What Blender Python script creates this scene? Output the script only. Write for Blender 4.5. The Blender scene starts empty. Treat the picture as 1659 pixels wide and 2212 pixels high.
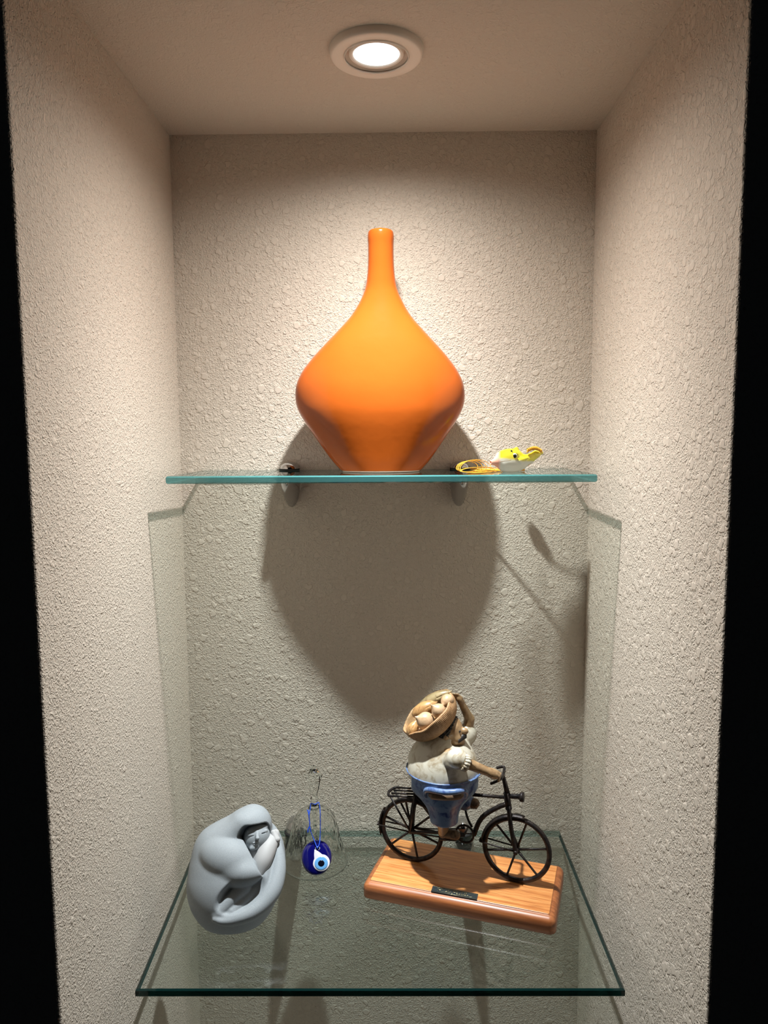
import bpy, bmesh, math, random
import numpy as np
from mathutils import Vector, Matrix, Euler
random.seed(7)
rng = np.random.default_rng(7)
SC = bpy.context.scene
COL = SC.collection
# ------------------------------------------------------------------ camera, world, light, exposure
W, H = 1659, 2212
CAM = np.array([.0133, -1.0813, .6011]); YAW, PIT, ROL, FPX = -.0133, .1047, -.0063, 1602.1
_F = np.array([math.sin(YAW)*math.cos(PIT), math.cos(YAW)*math.cos(PIT), -math.sin(PIT)])
_R0 = np.array([math.cos(YAW), -math.sin(YAW), 0.]); _U0 = np.cross(_R0, _F)
_R = _R0*math.cos(ROL)+_U0*math.sin(ROL); _U = _U0*math.cos(ROL)-_R0*math.sin(ROL)
cd = bpy.data.cameras.new('camera'); cam = bpy.data.objects.new('camera', cd); COL.objects.link(cam)
cd.sensor_fit = 'HORIZONTAL'; cd.sensor_width = 36; cd.lens = 36*FPX/W; cd.clip_start = .02
cam.matrix_world = Matrix(((_R[0], _U[0], -_F[0], CAM[0]), (_R[1], _U[1], -_F[1], CAM[1]), (_R[2], _U[2], -_F[2], CAM[2]), (0, 0, 0, 1)))
SC.camera = cam
w = bpy.data.worlds.new('dark_room'); SC.world = w; w.use_nodes = True
w.node_tree.nodes['Background'].inputs[0].default_value = (.5, .62, .75, 1)
w.node_tree.nodes['Background'].inputs[1].default_value = .004
SC.view_settings.view_transform = 'Standard'; SC.view_settings.look = 'None'
SC.view_settings.exposure = 0.05; SC.view_settings.gamma = 1.0; SC.view_settings.use_curve_mapping = False
SC.cycles.max_bounces = 12; SC.cycles.diffuse_bounces = 4; SC.cycles.use_adaptive_sampling = True; SC.cycles.adaptive_threshold = .03; SC.cycles.transparent_max_bounces = 32
SC.cycles.sample_clamp_indirect = 6.0
BEAM_CORE, BEAM_SPILL = 5.1, .78
CEIL = 1.0183; LX, LY = -.0033, -.2231
sl = bpy.data.lights.new('downlight_beam', 'SPOT'); sl.energy = 21.0; sl.spot_size = math.radians(164); sl.spot_blend = 1.0
sl.shadow_soft_size = .014; sl.color = (1.0, 1.0, 1.0)
slo = bpy.data.objects.new('downlight_beam', sl); COL.objects.link(slo); slo.location = (LX, LY, CEIL-.004)
sl.use_nodes = True                              # beam profile of the LED optic: a strong core and a weak wide spill
_t = sl.node_tree; _e = _t.nodes['Emission']; _g = _t.nodes.new('ShaderNodeTexCoord'); _s = _t.nodes.new('ShaderNodeSeparateXYZ')
_t.links.new(_g.outputs['Normal'], _s.inputs[0])
def _m(op, a, b):
    x = _t.nodes.new('ShaderNodeMath'); x.operation = op
    for i, v in enumerate((a, b)):
        if isinstance(v, bpy.types.NodeSocket): _t.links.new(v, x.inputs[i])
        else: x.inputs[i].default_value = v
    return x.outputs[0]
_c = _m('ABSOLUTE', _s.outputs['Z'], 0)
_t.links.new(_m('ADD', _m('MULTIPLY', _m('POWER', _c, 7.0), BEAM_CORE), BEAM_SPILL), _e.inputs['Strength'])
_x = _t.nodes.new('ShaderNodeMix'); _x.data_type = 'RGBA'; _t.links.new(_m('POWER', _c, 4.0), _x.inputs[0])   # LED beam: cooler core, warmer edge
_x.inputs[6].default_value = (1.0, .935, .86, 1); _x.inputs[7].default_value = (.93, .985, 1.0, 1); _t.links.new(_x.outputs[2], _e.inputs['Color'])

# ------------------------------------------------------------------ geometry helpers
def at(px, py, axis, val):                       # a pixel's ray cut by a plane x/y/z = val
    d = _F+_R*(px-W/2)/FPX-_U*(py-H/2)/FPX
    i = 'xyz'.index(axis); return CAM+d*((val-CAM[i])/d[i])
def link(name, me, m, parent=None, smooth=True):
    o = bpy.data.objects.new(name, me); COL.objects.link(o)
    if m is not None: me.materials.append(m)
    if parent is not None: o.parent = parent
    if smooth:
        me.polygons.foreach_set('use_smooth', [True]*len(me.polygons))
    return o
def tag(o, label=None, cat=None, group=None, kind=None):
    for k, v in (('label', label), ('category', cat), ('group', group), ('kind', kind)):
        if v: o[k] = v
    return o
def root(name, label, cat, loc, group=None):
    o = bpy.data.objects.new(name, None); COL.objects.link(o); o.location = loc; o.empty_display_size = .01
    return tag(o, label, cat, group)
def sub(o, parent):                              # parent keeping the world place
    o.parent = parent
    p = parent
    M = Matrix.Identity(4)
    chain = []
    while p: chain.append(p); p = p.parent
    for q in reversed(chain): M = M @ q.matrix_parent_inverse @ Matrix.LocRotScale(q.location, q.rotation_euler, q.scale)
    o.matrix_parent_inverse = M.inverted(); return o
class MB:
    def __init__(s): s.v = []; s.f = []
    def add(s, vs, fs):
        n = len(s.v); s.v += [tuple(map(float, v)) for v in vs]; s.f += [tuple(i+n for i in f) for f in fs]; return s
    def tube(s, pts, r, n=8, closed=False, cap=True):
        P = [Vector(p) for p in pts]; m = len(P)
        rr = r if hasattr(r, '__len__') else [r]*m
        rings = []; up = None
        for i in range(m):
            a = P[(i-1) % m] if (closed or i > 0) else P[i]; b = P[(i+1) % m] if (closed or i < m-1) else P[i]
            t = (b-a).normalized()
            if up is None:
                up = Vector((0, 0, 1)) if abs(t.z) < .9 else Vector((1, 0, 0))
            up = (up-t*up.dot(t)).normalized(); sd = t.cross(up)
            rings.append([P[i]+(up*math.cos(2*math.pi*k/n)+sd*math.sin(2*math.pi*k/n))*rr[i] for k in range(n)])
        vs = [v for g in rings for v in g]; fs = []
        for i in range(m if closed else m-1):
            j = (i+1) % m
            for k in range(n):
                fs.append((i*n+k, i*n+(k+1) % n, j*n+(k+1) % n, j*n+k))
        if cap and not closed:
            fs.append(tuple(range(n-1, -1, -1))); fs.append(tuple((m-1)*n+k for k in range(n)))
        return s.add(vs, fs)
    def lathe(s, prof, n=48, M=None, sx=1, sy=1, cap=(False, False)):
        vs = []; fs = []
        for r, z in prof:
            for k in range(n):
                a = 2*math.pi*k/n; v = Vector((r*math.cos(a)*sx, r*math.sin(a)*sy, z)); vs.append(M @ v if M else v)
        for i in range(len(prof)-1):
            for k in range(n): fs.append((i*n+k, i*n+(k+1) % n, (i+1)*n+(k+1) % n, (i+1)*n+k))
        if cap[0]: fs.append(tuple(range(n-1, -1, -1)))
        if cap[1]: fs.append(tuple((len(prof)-1)*n+k for k in range(n)))
        return s.add(vs, fs)
    def build(s, name, m, parent=None, smooth=True, angle=None):
        me = bpy.data.meshes.new(name); me.from_pydata(s.v, [], s.f); me.update()
        bm = bmesh.new(); bm.from_mesh(me); bmesh.ops.recalc_face_normals(bm, faces=bm.faces[:]); bm.to_mesh(me); bm.free()
        o = link(name, me, m, None, smooth)
        if angle: 
            me.set_sharp_from_angle(angle=math.radians(angle))
        if parent is not None: sub(o, parent)
        return o
def box_mb(x0, x1, y0, y1, z0, z1):
    return MB().add([(x, y, z) for x in (x0, x1) for y in (y0, y1) for z in (z0, z1)],
                    [(0, 1, 3, 2), (4, 6, 7, 5), (0, 4, 5, 1), (2, 3, 7, 6), (0, 2, 6, 4), (1, 5, 7, 3)])
def bevel(o, wd, seg=3, angle=40):
    b = o.modifiers.new('bevel', 'BEVEL'); b.width = wd; b.segments = seg; b.limit_method = 'ANGLE'; b.angle_limit = math.radians(angle); b.harden_normals = False
    return o
# ---- signed distance sculpting, meshed by surface nets
def smin(a, b, k):
    h = np.clip(.5+.5*(b-a)/k, 0, 1); return b*(1-h)+a*h-k*h*(1-h)
def smax(a, b, k): return -smin(-a, -b, k)
def ell(P, c, r, ax=None):
    Q = P-np.asarray(c, np.float32)
    if ax is not None: Q = Q @ np.asarray(ax, np.float32).T
    r = np.asarray(r, np.float32); k0 = np.sqrt(((Q/r)**2).sum(-1))+1e-6; k1 = np.sqrt(((Q/(r*r))**2).sum(-1))+1e-6
    return k0*(k0-1)/k1
def cap(P, a, b, ra, rb):
    a = np.asarray(a, np.float32); b = np.asarray(b, np.float32); d = b-a; L = float(d@d)
    h = np.clip(((P-a)@d)/L, 0, 1); return np.sqrt(((P-a-h[..., None]*d)**2).sum(-1))-(ra+(rb-ra)*h)
def chain(P, pts, rs, k):
    o = None
    for i in range(len(pts)-1):
        q = cap(P, pts[i], pts[i+1], rs[i], rs[i+1]); o = q if o is None else smin(o, q, k)
    return o
def axes(d, up=(0, 0, 1)):                       # rows: long axis, side, other
    d = np.array(d, float); d /= np.linalg.norm(d); s_ = np.cross(up, d); s_ /= np.linalg.norm(s_); return np.array([d, s_, np.cross(d, s_)])
def nets(fn, lo, hi, h):
    lo = np.array(lo, float); hi = np.array(hi, float); n = np.ceil((hi-lo)/h).astype(int)+1
    g = [lo[i]+h*np.arange(n[i]) for i in range(3)]
    V = np.empty(n, np.float32)
    st = max(1, int(400000/(n[1]*n[2])))
    for i in range(0, n[0], st):
        P = np.stack(np.meshgrid(g[0][i:i+st], g[1], g[2], indexing='ij'), -1).astype(np.float32); V[i:i+st] = fn(P)
    V[0] = V[-1] = 1e3; V[:, 0] = V[:, -1] = 1e3; V[:, :, 0] = V[:, :, -1] = 1e3
    cs = [(a, b, c) for a in (0, 1) for b in (0, 1) for c in (0, 1)]
    sl_ = lambda c: V[c[0]:n[0]-1+c[0], c[1]:n[1]-1+c[1], c[2]:n[2]-1+c[2]]
    ins = sum((sl_(c) < 0).astype(np.int8) for c in cs)
    act = (ins > 0) & (ins < 8); idx = np.full(act.shape, -1, np.int64); A = np.argwhere(act); idx[act] = np.arange(len(A))
    corner = {c: V[A[:, 0]+c[0], A[:, 1]+c[1], A[:, 2]+c[2]] for c in cs}
    acc = np.zeros((len(A), 3)); cnt = np.zeros(len(A))
    for c in cs:
        for ax_ in range(3):
            if c[ax_] == 0:
                e = list(c); e[ax_] = 1; e = tuple(e); va, vb = corner[c], corner[e]; x = (va < 0) != (vb < 0)
                t = np.zeros(len(A)); t[x] = va[x]/(va[x]-vb[x]); t = np.clip(t, 0, 1)
                p = np.tile(np.array(c, float), (len(A), 1)); p[:, ax_] = t; acc[x] += p[x]; cnt[x] += 1
    verts = lo+h*(A+acc/cnt[:, None])
    F_ = []
    for ax_ in range(3):
        b_, c_ = (ax_+1) % 3, (ax_+2) % 3
        S = V < 0
        s0 = [slice(0, n[k]) for k in range(3)]; s1 = list(s0); s0[ax_] = slice(0, n[ax_]-1); s1[ax_] = slice(1, n[ax_])
        x = S[tuple(s0)] != S[tuple(s1)]; E = np.argwhere(x); flip = S[tuple(s0)][x]
        ok = (E[:, b_] > 0) & (E[:, c_] > 0) & (E[:, b_] < n[b_]-1) & (E[:, c_] < n[c_]-1); E = E[ok]; flip = flip[ok]
        def id_(db, dc):
            Q = E.copy(); Q[:, b_] -= db; Q[:, c_] -= dc; return idx[Q[:, 0], Q[:, 1], Q[:, 2]]
        q = np.stack([id_(1, 1), id_(0, 1), id_(0, 0), id_(1, 0)], 1)
        q[~flip] = q[~flip][:, ::-1]; F_.append(q)
    F_ = np.concatenate(F_); return verts, F_[(F_ >= 0).all(1)]
def sdf_obj(name, fn, lo, hi, h, m, parent=None, xf=None):
    v, f = nets(fn, lo, hi, h)
    if xf is not None: v = xf(v)
    me = bpy.data.meshes.new(name)
    me.vertices.add(len(v)); me.vertices.foreach_set('co', v.astype(np.float32).ravel())
    me.loops.add(len(f)*4); me.loops.foreach_set('vertex_index', f.astype(np.int32).ravel())
    me.polygons.add(len(f)); me.polygons.foreach_set('loop_start', np.arange(len(f), dtype=np.int32)*4)
    me.update(calc_edges=True); me.validate()
    o = link(name, me, m)
    if parent is not None: sub(o, parent)
    return o

# ------------------------------------------------------------------ materials
def lin(r, g, b):
    return tuple(((c/255)/12.92 if c/255 <= .04045 else ((c/255+.055)/1.055)**2.4) for c in (r, g, b))+(1,)
def mat(name, col, rough=.5, metal=0, spec=.5, coat=0, coat_r=.05):
    m = bpy.data.materials.new(name); m.use_nodes = True; b = m.node_tree.nodes['Principled BSDF']
    b.inputs['Base Color'].default_value = col; b.inputs['Roughness'].default_value = rough; b.inputs['Metallic'].default_value = metal
    b.inputs['Specular IOR Level'].default_value = spec; b.inputs['Coat Weight'].default_value = coat; b.inputs['Coat Roughness'].default_value = coat_r
    return m
class NT:
    def __init__(s, m): s.t = m.node_tree; s.b = s.t.nodes.get('Principled BSDF'); s.out = s.t.nodes['Material Output']
    def n(s, kind, **kw):
        x = s.t.nodes.new(kind); ins = kw.pop('ins', {})
        for k, v in kw.items(): setattr(x, k, v)
        for k, v in ins.items():
            if hasattr(v, 'links') or isinstance(v, bpy.types.NodeSocket): s.t.links.new(v, x.inputs[k])
            else: x.inputs[k].default_value = v
        return x
    def l(s, a, b): s.t.links.new(a, b)
def math_(t, op, a, b=None, clamp=False):
    x = t.n('ShaderNodeMath', operation=op, use_clamp=clamp)
    for i, v in enumerate((a, b)):
        if v is None: continue
        if isinstance(v, bpy.types.NodeSocket): t.l(v, x.inputs[i])
        else: x.inputs[i].default_value = v
    return x.outputs[0]
def ramp(t, fac, stops):
    r = t.n('ShaderNodeValToRGB'); t.l(fac, r.inputs[0]); e = r.color_ramp.elements
    while len(e) < len(stops): e.new(.5)
    for q, (p, c) in zip(e, stops): q.position = p; q.color = c if hasattr(c, '__len__') else (c, c, c, 1)
    return r.outputs[0]
def noise(t, vec, scale, detail=2, rough=.5, dist=0):
    x = t.n('ShaderNodeTexNoise', ins={'Scale': scale, 'Detail': detail, 'Roughness': rough, 'Distortion': dist}); t.l(vec, x.inputs['Vector']); return x.outputs['Fac']
def stucco(name, off, strength=1.0):
    m = mat(name, lin(211, 201, 188), .86, spec=.25); t = NT(m)
    co = t.n('ShaderNodeTexCoord').outputs['Object']
    mp = t.n('ShaderNodeMapping', ins={'Location': off}); t.l(co, mp.inputs['Vector']); v = mp.outputs[0]
    wn = t.n('ShaderNodeTexNoise', ins={'Scale': 140.0, 'Detail': 1.0}); t.l(v, wn.inputs['Vector'])
    def warp(amp):
        a_ = t.n('ShaderNodeVectorMath', operation='MULTIPLY_ADD'); t.l(wn.outputs['Color'], a_.inputs[0]); a_.inputs[1].default_value = (amp,)*3; t.l(v, a_.inputs[2]); return a_.outputs[0]
    def vor(vec, sc):
        x = t.n('ShaderNodeTexVoronoi', ins={'Scale': sc}); t.l(vec, x.inputs['Vector']); return x
    w1 = w2 = warp(.009)
    b1 = ramp(t, vor(w1, 430).outputs['Distance'], [(.18, 1), (.62, 0)])            # small round splatter
    b2 = ramp(t, vor(w2, 235).outputs['Distance'], [(.22, 1), (.50, 0)])            # larger drops
    pick = ramp(t, noise(t, v, 210, 1), [(.44, 0), (.56, 1)])
    a = math_(t, 'ADD', math_(t, 'MULTIPLY', b1, .45), math_(t, 'MULTIPLY', math_(t, 'MULTIPLY', b2, pick), .6))
    a = math_(t, 'ADD', a, math_(t, 'MULTIPLY', noise(t, v, 800, 1), .35))
    vi = vor(w2, 76); sc_ = t.n('ShaderNodeSeparateColor'); t.l(vi.outputs['Color'], sc_.inputs[0])
    isl = math_(t, 'MULTIPLY', ramp(t, vi.outputs['Distance'], [(.30, 1), (.42, 0)]), ramp(t, sc_.outputs[0], [(.62, 0), (.63, 1)]))   # flattened islands
    inv = math_(t, 'SUBTRACT', 1.0, isl); a = math_(t, 'MULTIPLY', a, inv)
    hgt = math_(t, 'ADD', a, math_(t, 'MULTIPLY', isl, 1.05))
    bp = t.n('ShaderNodeBump', ins={'Strength': strength, 'Distance': .0011, 'Height': hgt}); t.l(bp.outputs[0], t.b.inputs['Normal'])
    # rare dark specks
    vo = t.n('ShaderNodeTexVoronoi', ins={'Scale': 26.0}); t.l(v, vo.inputs['Vector'])
    sp = ramp(t, vo.outputs['Distance'], [(.030, 1), (.05, 0)])
    rare = ramp(t, noise(t, v, 9, 0), [(.60, 0), (.64, 1)])
    f = math_(t, 'MULTIPLY', math_(t, 'MULTIPLY', sp, rare), .55)
    mx = t.n('ShaderNodeMix', data_type='RGBA'); t.l(f, mx.inputs[0]); mx.inputs[6].default_value = lin(211, 201, 188); mx.inputs[7].default_value = lin(110, 90, 70)
    t.l(mx.outputs[2], t.b.inputs['Base Color'])
    return m
M_WB = stucco('stucco_back', (0, 0, 0)); M_WL = stucco('stucco_left', (3.1, 1.7, .3)); M_WR = stucco('stucco_right', (7.3, 2.9, 1.1)); M_CE = stucco('stucco_ceiling', (1.3, 5.5, 4.), .55)
def sheet(name, tint, refl=1.0, rough=.0, ior=1.5, diff=None, dfac=0):
    """clear sheet: straight transmission tinted by the glass, Fresnel reflection on top"""
    m = bpy.data.materials.new(name); m.use_nodes = True; t = NT(m); t.t.nodes.remove(t.b)
    tr = t.n('ShaderNodeBsdfTransparent', ins={'Color': tint}); gl = t.n('ShaderNodeBsdfAnisotropic', ins={'Roughness': rough})
    bf = t.n('ShaderNodeNewGeometry').outputs['Backfacing']      # same reflectance entering and leaving the sheet
    ir = math_(t, 'ADD', math_(t, 'MULTIPLY', bf, 1/ior-ior), ior)
    fr = t.n('ShaderNodeFresnel'); t.l(ir, fr.inputs['IOR']); f = math_(t, 'MULTIPLY', fr.outputs[0], refl)
    base = tr.outputs[0]
    if diff:
        d = t.n('ShaderNodeBsdfDiffuse', ins={'Color': diff}); mm = t.n('ShaderNodeMixShader', ins={0: dfac}); t.l(base, mm.inputs[1]); t.l(d.outputs[0], mm.inputs[2]); base = mm.outputs[0]
    mx = t.n('ShaderNodeMixShader'); t.l(f, mx.inputs[0]); t.l(base, mx.inputs[1]); t.l(gl.outputs[0], mx.inputs[2]); t.l(mx.outputs[0], t.out.inputs[0])
    return m
M_GL = sheet('shelf_glass', (.918, .95, .935, 1))
M_ED = sheet('shelf_glass_edge', (.50, .67, .67, 1), 1.0, .03, 1.5, (.10, .34, .34, 1), .42)
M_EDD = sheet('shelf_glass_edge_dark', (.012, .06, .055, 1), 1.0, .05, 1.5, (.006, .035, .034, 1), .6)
M_CH = mat('chrome', (.52, .52, .53, 1), .10, 1)
M_EBK = sheet('shelf_glass_back_edge', (.50, .64, .62, 1), 1.0, .03, 1.5, (.05, .2, .19, 1), .12)
M_RB = mat('black_rubber', (.012, .012, .013, 1), .6)

# ------------------------------------------------------------------ the niche
HW, FY, FLOOR = .2975, -.4511, -.62
def block(name, x0, x1, y0, y1, z0, z1, m):
    o = box_mb(x0, x1, y0, y1, z0, z1).build(name, m, smooth=False); bevel(o, .0025, 3); return tag(o, kind='structure')
block('wall_left', -1.3, -HW, FY, .12, -1.2, 1.75, M_WL)
block('wall_right', HW, 1.3, FY, .12, -1.2, 1.75, M_WR)
b_ = box_mb(-HW, HW, 0, .12, FLOOR, CEIL).build('wall_back', M_WB, smooth=False); tag(b_, kind='structure')
b_ = box_mb(-HW, HW, FY, .12, CEIL, 1.75).build('ceiling', M_CE, smooth=False); tag(b_, kind='structure')
b_ = box_mb(-HW, HW, FY, .12, -1.2, FLOOR).build('floor', M_CE, smooth=False); tag(b_, kind='structure')

# ------------------------------------------------------------------ recessed downlight
M_TRIM = mat('trim_paint', lin(240, 230, 218), .42); M_TRI2 = mat('gimbal_paint', lin(225, 214, 202), .4)
M_LENS = bpy.data.materials.new('lit_lens'); M_LENS.use_nodes = True; t = NT(M_LENS)
t.b.inputs['Emission Color'].default_value = (.93, .98, 1, 1); t.b.inputs['Emission Strength'].default_value = 3.0; M_LENS.cycles.emission_sampling = 'NONE'
dl = root('recessed_downlight', 'round white recessed downlight glowing in the niche ceiling', 'light', (LX, LY, CEIL))
T = Matrix.Translation((LX, LY, CEIL))
MB().lathe([(.0345, .0), (.0350, -.0055), (.0362, -.0072), (.0480, -.0080), (.0500, -.0070), (.0512, -.0045), (.0515, .0)], 72, T).build('trim_ring', M_TRIM, dl)
MB().lathe([(.0350, -.0068), (.0347, -.0084), (.0353, -.0086), (.0362, -.0070)], 72, T).build('trim_lip', mat('lip_paint', lin(235, 225, 212), .3), dl)
MB().lathe([(.0345, -.006), (.0318, -.0015), (.0300, -.0005)], 72, T).build('baffle', M_TRI2, dl)
MB().lathe([(.0304, -.0005), (.0300, -.0052), (.0282, -.0066), (.0256, -.0052), (.0250, -.0034)], 72, T).build('gimbal_ring', M_TRIM, dl)
MB().lathe([(.0001, -.0036), (.0225, -.0036), (.0228, -.0040)], 72, T, cap=(True, False)).build('lens', M_LENS, dl)
MB().lathe([(.0228, -.0041), (.0234, -.0041), (.0252, -.0044)], 72, T).build('lens_rim', M_LENS, dl)

# ------------------------------------------------------------------ glass shelves
def shelf(name, corners, ztop, th, label, m_edge, ch=.0016):
    """corners BL BR FR FL of the top; chamfered edges"""
    C4 = [np.array(c[:2]) for c in corners]; cen = sum(C4)/4
    def ins(d): return [c-np.sign(c-cen)*d for c in C4]
    r = root(name, label, 'shelf', (cen[0], cen[1], ztop-th))
    lay = [(ins(ch), ztop), (ins(0), ztop-ch), (ins(0), ztop-th+ch), (ins(ch), ztop-th)]
    vs = [(*p, z) for L, z in lay for p in L]
    MB().add(vs, [(3, 2, 1, 0), (12, 13, 14, 15)]).build('pane', M_GL, r, smooth=False)
    for nm, ks in (('polished_edge', range(4)),):
        for k in ks:
            j = (k+1) % 4
            e = MB().add([vs[i*4+q] for i in range(4) for q in (k, j)], [(0, 1, 3, 2), (2, 3, 5, 4), (4, 5, 7, 6)]).build(nm, m_edge[k], r, smooth=False)
    return r
Z1, TH = .5502, .0095
s1 = shelf('glass_shelf', [(-.2665, -.004), (.2645, -.004), (.2637, -.1665), (-.2712, -.1600)], Z1, TH, 'upper glass shelf with teal edge carrying the orange vase', [M_ED]*4)
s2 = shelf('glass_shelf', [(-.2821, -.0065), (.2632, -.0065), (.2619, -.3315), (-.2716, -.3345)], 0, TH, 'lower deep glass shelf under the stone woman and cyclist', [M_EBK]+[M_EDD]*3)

def bracket(x, ztop, label, h=.0105, L=.030):
    """pelican clamp: half-dome jaw over the glass, long tapering jaw below"""
    r = root('shelf_bracket', label, 'bracket', (x, 0, ztop-TH), 'chrome clamp brackets under the glass shelves')
    hw = .0132
    vs = []; fs = []; N = 18; K = 14
    for i in range(N+1):                          # upper jaw: half cylinder closing in a rounded nose
        y = -L*i/N; k_ = max(0., (i/N-.45)/.55); sc = math.sqrt(max(0, 1-k_**2.2)) if i < N else .02
        for j in range(K+1):
            a = math.pi*j/K; vs.append((x+math.cos(a)*hw*sc, y, ztop+.0012+abs(math.sin(a))**.8*h*(sc**.8)))
    for i in range(N):
        for j in range(K): fs.append((i*(K+1)+j, i*(K+1)+j+1, (i+1)*(K+1)+j+1, (i+1)*(K+1)+j))
        fs.append((i*(K+1), (i+1)*(K+1), (i+1)*(K+1)+K, i*(K+1)+K))
    MB().add(vs, fs).build('upper_jaw', M_CH, r, angle=50)
    vs = []; fs = []; L = .058
    for i in range(N+1):                          # lower jaw: deep at the wall, running out to a tip
        q = i/N; y = -L*q; wsc = math.sqrt(max(0, 1-q**2)) if i < N else .03; dep = .043*(1-q)**.75+.0015
        for j in range(K+1):
            a = math.pi*j/K; vs.append((x+math.cos(a)*hw*wsc, y, ztop-TH-.0008-math.sin(a)**.75*dep))
    for i in range(N):
        for j in range(K): fs.append((i*(K+1)+j, (i+1)*(K+1)+j, (i+1)*(K+1)+j+1, i*(K+1)+j+1))
        fs.append((i*(K+1), i*(K+1)+K, (i+1)*(K+1)+K, (i+1)*(K+1)))
    MB().add(vs, fs).build('lower_jaw', M_CH, r, angle=50)
    MB().lathe([(.0120, ztop+.0), (.0146, ztop+.0), (.0148, ztop+.0024), (.0120, ztop+.0024), (.0120, ztop)], 32, Matrix.Translation((x, -.0125 if h > .015 else -.0165, 0))).build('rubber_pad', M_RB, r)
    MB().lathe([(.0001, ztop-TH-.0012), (.004, ztop-TH-.0012), (.004, ztop-TH-.005), (.0001, ztop-TH-.0052)], 16, Matrix.Translation((x+.004, -.028, 0))).build('clamp_screw', M_RB, r)
bracket(-.1365, Z1, 'chrome bracket under the upper shelf, left of the vase')
bracket(.1085, Z1, 'chrome bracket under the upper shelf, beside the yellow ornament')
bracket(-.1405, 0, 'chrome bracket on the lower shelf between stone woman and bell', .019, .0255)
bracket(.1160, 0, 'chrome bracket on the lower shelf behind the bicycle', .019, .0255)

# ------------------------------------------------------------------ vase
def interp(tab, x): return float(np.interp(x, [a for a, b in tab], [b for a, b in tab]))
def smooth_interp(tab, xs):
    X = np.array([a for a, b in tab], float); Y = np.array([b for a, b in tab], float)
    m = np.gradient(Y, X); out = []
    for x in xs:
        i = min(max(np.searchsorted(X, x)-1, 0), len(X)-2); h = X[i+1]-X[i]; u = (x-X[i])/h
        out.append((2*u**3-3*u**2+1)*Y[i]+(u**3-2*u**2+u)*h*m[i]+(-2*u**3+3*u**2)*Y[i+1]+(u**3-u**2)*h*m[i+1])
    return out
VW = [(188, 62), (193, 76), (202, 86), (216, 90), (300, 90), (400, 91), (500, 97), (600, 113), (700, 156), (800, 218), (900, 306), (1000, 400), (1100, 488), (1200, 560), (1290, 599), (1370, 608), (1450, 597), (1550, 549), (1650, 484), (1750, 418), (1850, 347), (1912, 292)]
VD = [(188, 58), (193, 72), (202, 82), (216, 86), (300, 86), (400, 86), (500, 88), (600, 94), (700, 110), (800, 134), (900, 160), (1000, 187), (1100, 212), (1200, 236), (1300, 256), (1400, 268), (1480, 272), (1550, 268), (1650, 256), (1750, 242), (1850, 228), (1912, 218)]
ys = [188, 190, 193, 197, 202, 208, 216]+list(np.linspace(230, 1900, 90))+[1908, 1912]
wv = smooth_interp(VW, ys); dv = smooth_interp(VD, ys)
M_VASE = mat('orange_glaze', lin(247, 125, 14), .16, spec=.45)
t = NT(M_VASE); co = t.n('ShaderNodeTexCoord').outputs['Object']
bp = t.n('ShaderNodeBump', ins={'Strength': .12, 'Distance': .002, 'Height': noise(t, co, 60, 3)}); t.l(bp.outputs[0], t.b.inputs['Normal'])
vc = ramp(t, noise(t, co, 12, 2), [(.3, (.385, .078, .009, 1)), (.7, (.415, .087, .011, 1))]); t.l(vc, t.b.inputs['Base Color'])
vase = root('vase', 'tall orange glazed vase with narrow neck on the upper glass shelf', 'vase', (-.0026, -.066, Z1))
N = 96; vs = []; fs = []
zc_ = lambda Y: Z1+.0022+(1912-Y)/1724*.3175
for Y, a, d in zip(ys, wv, dv):
    cx = -.0048+(.0026 if Y < 700 else .0026*(1-min(1, (Y-700)/500)) if Y < 1300 else .001*(Y-1300)/600)
    pw = 2.0 if Y < 600 else 2.0+.35*min(1, (Y-600)/500)
    for k in range(N):
        th = 2*math.pi*k/N; c, s_ = math.cos(th), math.sin(th); q = (abs(c)**pw+abs(s_)**pw)**(-1/pw)
        vs.append((cx+a*.0001885*q*c, -.066+d*.000185*q*s_, zc_(Y)))
for i in range(len(ys)-1):
    for k in range(N): fs.append((i*N+k, i*N+(k+1) % N, (i+1)*N+(k+1) % N, (i+1)*N+k))
n0 = len(vs)                                      # inside of the neck
for rr, zz in ((.0092, .0004), (.0078, .0), (.0072, -.004), (.0072, -.06)):
    for k in range(N): th = 2*math.pi*k/N; vs.append((-.0022+rr*math.cos(th), -.066+rr*math.sin(th), zc_(188)+zz))
ring = [list(range(0, N))]+[list(range(n0+i*N, n0+i*N+N)) for i in range(4)]
for a, b in zip(ring[:-1], ring[1:]):
    for k in range(N): fs.append((a[k], b[k], b[(k+1) % N], a[(k+1) % N]))
fs.append(tuple(ring[-1])); fs.append(tuple(range((len(ys)-1)*N, len(ys)*N)))
MB().add(vs, fs).build('body', M_VASE, vase)
M_BISQ = mat('bisque', lin(225, 210, 190), .8)
MB().lathe([(1, Z1+.0024), (1, Z1+.0006), (.86, Z1+.0006), (.86, Z1+.0024)], 64, Matrix.Translation((-.0038, -.066, 0)), sx=.0525, sy=.0385).build('foot_ring', M_BISQ, vase)


# ------------------------------------------------------------------ local sculpting frames (right, up, toward the viewer), pixel sized units
class Frame:
    def __init__(s, px, py, P):
        s.o = np.array(P, float); d = s.o-CAM; s.z = d @ _F; d /= np.linalg.norm(d); s.c = -d
        s.a = np.cross(_U, s.c); s.a /= np.linalg.norm(s.a); s.b = np.cross(s.c, s.a); s.s = s.z/FPX; s.b = s.b*(-s.c @ _F); s.px, s.py = px, py
    def w(s, v): v = np.asarray(v, float); return s.o+s.s*(v[..., :1]*s.a+v[..., 1:2]*s.b+v[..., 2:3]*s.c)
    def p(s, px, py, c=0): return s.w(np.array([px-s.px, s.py-py, c]))

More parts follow.
